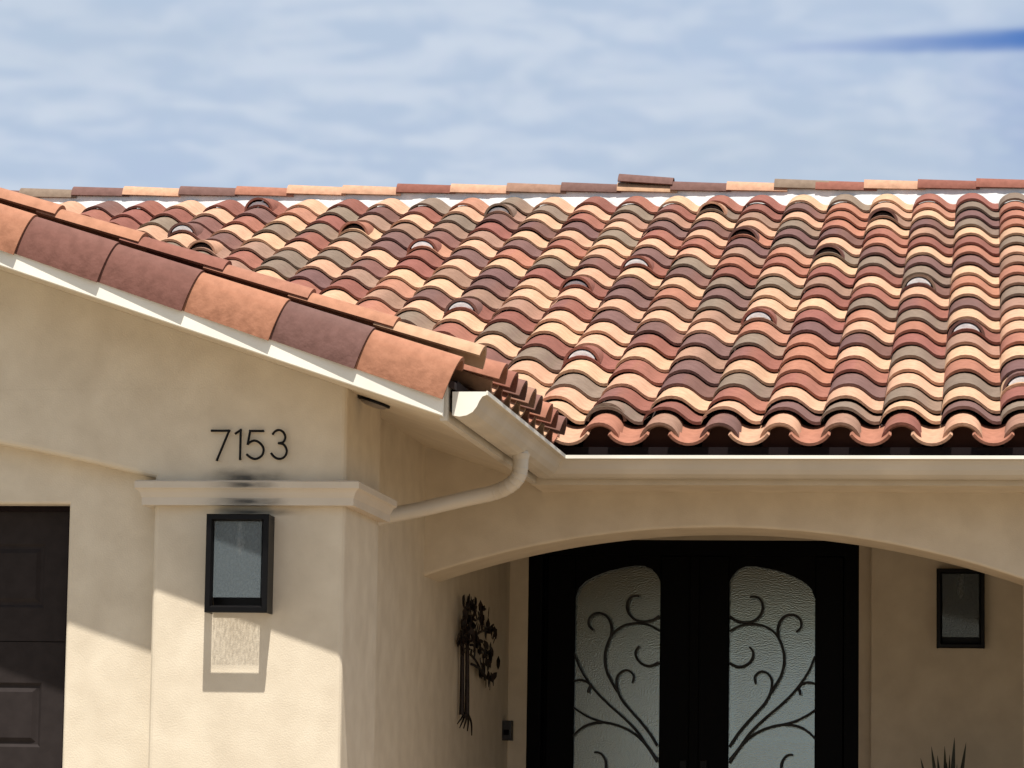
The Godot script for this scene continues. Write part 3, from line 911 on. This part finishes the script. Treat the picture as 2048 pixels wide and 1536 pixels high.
func house_number() -> void:
	var o := thing("house_number", "dark metal house number 7153 mounted on the gable wall above the pillar", "house number", Vector3(-3.14, 2.56, -14.5))
	var strokes := [
		["digit", [[-3.301, 2.691, -3.226, 2.691, -3.276, 2.566]], false],
		["digit", [[-3.197, 2.680, -3.176, 2.694, -3.176, 2.570]], false],
		["digit", [[-3.080, 2.690, -3.135, 2.690, -3.144, 2.635]], false],
		["digit", [[-3.038, 2.676, -3.026, 2.689, -3.010, 2.694, -2.993, 2.686, -2.983, 2.668, -2.985, 2.652, -2.994, 2.641, -3.013, 2.638], [-3.013, 2.638, -2.994, 2.635, -2.980, 2.621, -2.975, 2.602, -2.982, 2.583, -2.996, 2.573, -3.013, 2.572, -3.030, 2.581, -3.043, 2.596]], true]]
	strokes[2][1].append([-3.144, 2.635, -3.130, 2.645, -3.114, 2.649, -3.095, 2.641, -3.080, 2.625, -3.075, 2.608, -3.081, 2.587, -3.098, 2.574, -3.114, 2.571, -3.131, 2.577, -3.149, 2.591])
	for g in strokes:
		var st := new_st()
		for si in g[1].size():
			var q: Array = g[1][si]
			var pts := []
			for i in q.size() / 2: pts.append(Vector3(q[i * 2], q[i * 2 + 1], -14.482) - o.position)
			if q.size() > 8:
				tube(st, catmull(pts, 4), 0.0052, 0.0052, 8)
			else:
				for i in pts.size() - 1:
					var d: Vector3 = (pts[i + 1] - pts[i]).normalized() * 0.0045
					tube(st, [pts[i] - d, pts[i + 1] + d], 0.0052, 0.0052, 8)
		# standoff pins
		var first: Array = g[1][0]
		for i in [0, first.size() / 2 - 1]:
			var e := Vector3(first[i * 2], first[i * 2 + 1], -14.482) - o.position
			tube(st, [e, e - Vector3(0, 0, 0.02)], 0.003, 0.003, 6)
		part(o, "digit", st, M.bronze)

func make_lamp(label: String, at: Vector3, w: float, h: float, d: float) -> Node3D:
	var o := thing("wall_lamp", label, "wall lamp", at, "dark framed glass wall lamps")
	# at = middle of the back at the bottom; x right, y up, z out
	var f := 0.030; var b := 0.020
	var st := new_st()
	cbox(st, Vector3(-w / 2 + 0.012, 0.012, 0.0), Vector3(w / 2 - 0.012, h - 0.012, 0.012), 0.003)
	part(o, "back_plate", st, M.bronze)
	st = new_st()
	# front frame: four mitred bars with an inner bevel
	var r := [[0.0, d - 0.004], [0.004, d], [f - 0.008, d], [f, d - 0.012], [f, d - 0.022]]
	for i in r.size() - 1:
		var u: Array = r[i]; var v: Array = r[i + 1]
		var pa := [Vector3(-w / 2 + u[0], u[0], u[1]), Vector3(-w / 2 + u[0], h - u[0], u[1]), Vector3(w / 2 - u[0], h - u[0], u[1]), Vector3(w / 2 - u[0], u[0], u[1])]
		var pb := [Vector3(-w / 2 + v[0], v[0], v[1]), Vector3(-w / 2 + v[0], h - v[0], v[1]), Vector3(w / 2 - v[0], h - v[0], v[1]), Vector3(w / 2 - v[0], v[0], v[1])]
		for k in 4: quad(st, pa[k], pa[(k + 1) % 4], pb[(k + 1) % 4], pb[k])
	# outer skirt of the front frame
	for k in 4:
		var c := [Vector3(-w / 2, 0, 0), Vector3(-w / 2, h, 0), Vector3(w / 2, h, 0), Vector3(w / 2, 0, 0)]
		var n := (k + 1) % 4
		quad(st, c[k] + Vector3(0, 0, d - 0.03), c[n] + Vector3(0, 0, d - 0.03), c[n] + Vector3(0, 0, d - 0.004), c[k] + Vector3(0, 0, d - 0.004))
	part(o, "front_frame", st, M.bronze)
	st = new_st()
	box(st, Vector3(-w / 2 + 0.002, h - 0.02, 0.0), Vector3(w / 2 - 0.002, h - 0.002, d - 0.028))
	part(o, "top_cover", st, M.bronze)
	for s in [-1.0, 1.0]:
		st = new_st()
		var x0: float = s * (w / 2 - 0.002)
		box(st, Vector3(minf(x0, x0 - s * 0.006), 0.0, 0.0), Vector3(maxf(x0, x0 - s * 0.006), h - 0.021, d - 0.028))
		part(o, "side_panel", st, M.bronze)
	# seeded front glass with a clear slot under it
	st = new_st()
	box(st, Vector3(-w / 2 + f + 0.004, f + 0.038, d - 0.024), Vector3(w / 2 - f - 0.004, h - f + 0.002, d - 0.020))
	part(o, "glass", st, M.seedy)
	st = new_st()
	box(st, Vector3(-w / 2 + f + 0.003, f + 0.034, d - 0.018), Vector3(w / 2 - f - 0.003, h - f + 0.002, d - 0.015))
	part(o, "cover_glass", st, M.clear)
	st = new_st()
	tube(st, [Vector3(0, h - 0.02, d * 0.5), Vector3(0, h - 0.07, d * 0.5)], 0.018, 0.016, 10)
	tube(st, [Vector3(0, h - 0.07, d * 0.5), Vector3(0, h - 0.09, d * 0.5), Vector3(0, h - 0.14, d * 0.5), Vector3(0, h - 0.17, d * 0.5)], 0.014, 0.004, 12, 1.0, 0.026)
	part(o, "bulb", st, mat(lin(0.05, 0.05, 0.048), 0.3))
	return o

func lamps() -> void:
	make_lamp("dark bronze wall lamp on the sunlit pillar below the house number", Vector3(-3.156, 1.914, -14.5), 0.268, 0.414, 0.13)
	make_lamp("dark bronze wall lamp in the shaded porch right of the front door", Vector3(-0.203, 2.057, -20.42), 0.275, 0.458, 0.10)

func small_things() -> void:
	# metal tree on the side wall of the porch
	var o := thing("wall_sculpture", "rusty metal tree sculpture hung on the porch wall left of the front door", "wall art", Vector3(-2.857, 1.5, -19.0))
	var at := func(z: float, y: float, out: float) -> Vector3: return Vector3(-2.857 + out, y, z) - o.position
	for q in [[-18.58, 1.60, -18.55, 2.05, 0.025], [-18.73, 1.60, -18.70, 2.02, 0.03]]:
		var st := new_st()
		tube(st, catmull([at.call(q[0], q[1], q[4]), at.call(q[0] + 0.006, (q[1] + q[3]) / 2, q[4]), at.call(q[2], q[3], q[4])], 5), 0.014, 0.010, 8)
		part(o, "trunk", st, M.rust)
	for q in [[-18.66, 1.61, -18.58, 1.53], [-18.72, 1.61, -18.86, 1.52], [-18.78, 1.61, -19.02, 1.50], [-18.70, 1.61, -18.72, 1.53], [-18.62, 1.60, -18.50, 1.55]]:
		var st := new_st()
		tube(st, catmull([at.call(q[0], q[1], 0.028), at.call((q[0] + q[2]) / 2, (q[1] + q[3]) / 2 + 0.01, 0.03), at.call(q[2], q[3], 0.015)], 4), 0.008, 0.003, 6)
		part(o, "root", st, M.rust)
	for q in [[-18.77, 1.93, -19.25, 1.83, 0.04], [-18.72, 1.98, -19.35, 1.96, 0.045], [-19.35, 1.96, -19.60, 1.97, 0.04], [-18.70, 2.0, -19.3, 2.09, 0.05], [-19.3, 2.09, -19.58, 2.10, 0.04], [-18.66, 2.0, -18.95, 2.2, 0.04], [-18.8, 1.88, -19.45, 1.82, 0.04]]:
		var st := new_st()
		tube(st, catmull([at.call(q[0], q[1], q[4]), at.call((q[0] + q[2]) / 2, (q[1] + q[3]) / 2 + 0.015, q[4]), at.call(q[2], q[3], q[4])], 5), 0.008, 0.006, 6)
		part(o, "branch", st, M.rust)
	# leaves: bent metal blades with thickness, in loose sprays
	rng.seed = 91
	for q in [[-18.72, 2.12, 0.26, 0.10, 38], [-18.85, 2.20, 0.16, 0.05, 16], [-18.52, 2.03, 0.2, 0.10, 30], [-18.66, 2.0, 0.2, 0.07, 24], [-19.2, 2.16, 0.14, 0.06, 8], [-19.32, 2.08, 0.2, 0.025, 8], [-19.55, 2.10, 0.06, 0.06, 6], [-19.2, 1.99, 0.2, 0.04, 12], [-19.3, 1.93, 0.16, 0.05, 9], [-19.56, 1.965, 0.1, 0.05, 12], [-19.2, 1.87, 0.15, 0.04, 9], [-19.4, 1.84, 0.1, 0.05, 8], [-19.5, 1.83, 0.06, 0.04, 5]]:
		for i in q[4]:
			var st := new_st()
			var z: float = q[0] + rng.randf_range(-1, 1) * q[2]; var y: float = q[1] + rng.randf_range(-1, 1) * q[3]
			var out := rng.randf_range(0.015, 0.075)
			var ln := rng.randf_range(0.05, 0.085); var wd := ln * rng.randf_range(0.35, 0.5)
			var poly := PackedVector2Array([Vector2(-ln / 2, 0), Vector2(-ln * 0.2, -wd * 0.45), Vector2(ln * 0.15, -wd * 0.5), Vector2(ln / 2, 0), Vector2(ln * 0.15, wd * 0.5), Vector2(-ln * 0.2, wd * 0.45)])
			var bas := Basis(Vector3.UP, PI / 2 + rng.randf_range(-0.5, 0.5)) * Basis(Vector3(0, 0, 1), rng.randf_range(0, TAU)) * Basis(Vector3.RIGHT, rng.randf_range(-0.5, 0.5))
			extr(st, poly, 0.0015, -0.0015, 0.0, 1, Transform3D(bas, at.call(z, y, out)))
			part(o, "leaf", st, M.rust)
	# call box by the front door
	o = thing("call_box", "small black box mounted on the porch wall beside the front door", "doorbell", Vector3(-2.857, 1.497, -20.37))
	var st := new_st()
	cbox(st, Vector3(0.0, 0.0, -0.055), Vector3(0.052, 0.115, 0.055), 0.004)
	part(o, "case", st, M.iron)
	st = new_st()
	cbox(st, Vector3(0.010, 0.03, 0.055), Vector3(0.042, 0.062, 0.059), 0.001)
	part(o, "button", st, M.door)
	# potted succulent whose leaf tips stand in the lower right corner
	o = thing("potted_plant", "spiky dark green plant against the porch wall below the right lamp", "plant", Vector3(-0.27, 0.0, -19.95))
	st = new_st()
	var rows := []
	for q in [[0.0, 0.0], [0.17, 0.0], [0.19, 0.1], [0.24, 0.45], [0.26, 0.62], [0.285, 0.64], [0.285, 0.70], [0.25, 0.70], [0.23, 0.60]]:
		var ring := []
		for i in 25: ring.append(Vector3(cos(TAU * i / 24) * q[0], q[1], sin(TAU * i / 24) * q[0]))
		rows.append(ring)
	sheet(st, rows)
	part(o, "pot", st, M.pot)
	st = new_st()
	for i in 24: tri(st, Vector3(0, 0.64, 0), Vector3(cos(TAU * i / 24) * 0.25, 0.63, sin(TAU * i / 24) * 0.25), Vector3(cos(TAU * (i + 1) / 24) * 0.25, 0.63, sin(TAU * (i + 1) / 24) * 0.25))
	part(o, "soil", st, M.soil)
	rng.seed = 17
	var tips := [[-0.422, 1.42, 0.0], [-0.361, 1.485, 0.03], [-0.329, 1.437, -0.05], [-0.287, 1.488, 0.06], [-0.259, 1.44, 0.08], [-0.233, 1.537, 0.0], [-0.168, 1.510, 0.04], [-0.217, 1.388, 0.1], [-0.245, 1.42, -0.08], [-0.275, 1.40, 0.04], [-0.12, 1.33, 0.0], [-0.46, 1.30, 0.06], [-0.08, 1.25, -0.1], [-0.38, 1.36, -0.1], [-0.50, 1.2, 0.1]]
	for t in tips:
		st = new_st()
		var tip := Vector3(t[0] + 0.27, t[1], 0.05 + t[2])
		var b := Vector3(tip.x * 0.25, 0.62, t[2] * 0.5)
		var midp := b.lerp(tip, 0.55) + Vector3(tip.x * -0.15, 0.02, 0.02)
		var pts := catmull([b, midp, tip], 8)
		var rl := [[], [], []]; var rr := [[], [], []]
		for i in pts.size():
			var k := float(i) / (pts.size() - 1)
			var wd := 0.021 * sin(PI * clampf(0.25 + 0.75 * k, 0, 1)) + 0.0006
			var side := Vector3(cos(t[2] * 9.0), 0, sin(t[2] * 9.0)) * wd
			var fwd := Vector3(-side.z, 0, side.x) * 0.35
			rl[0].append(pts[i] - side); rl[1].append(pts[i] + fwd * -1.0); rl[2].append(pts[i] + side)
			rr[0].append(pts[i] + side); rr[1].append(pts[i] + fwd * 0.6); rr[2].append(pts[i] - side)
		sheet(st, rl); sheet(st, rr)
		part(o, "leaf", st, M.leaf)
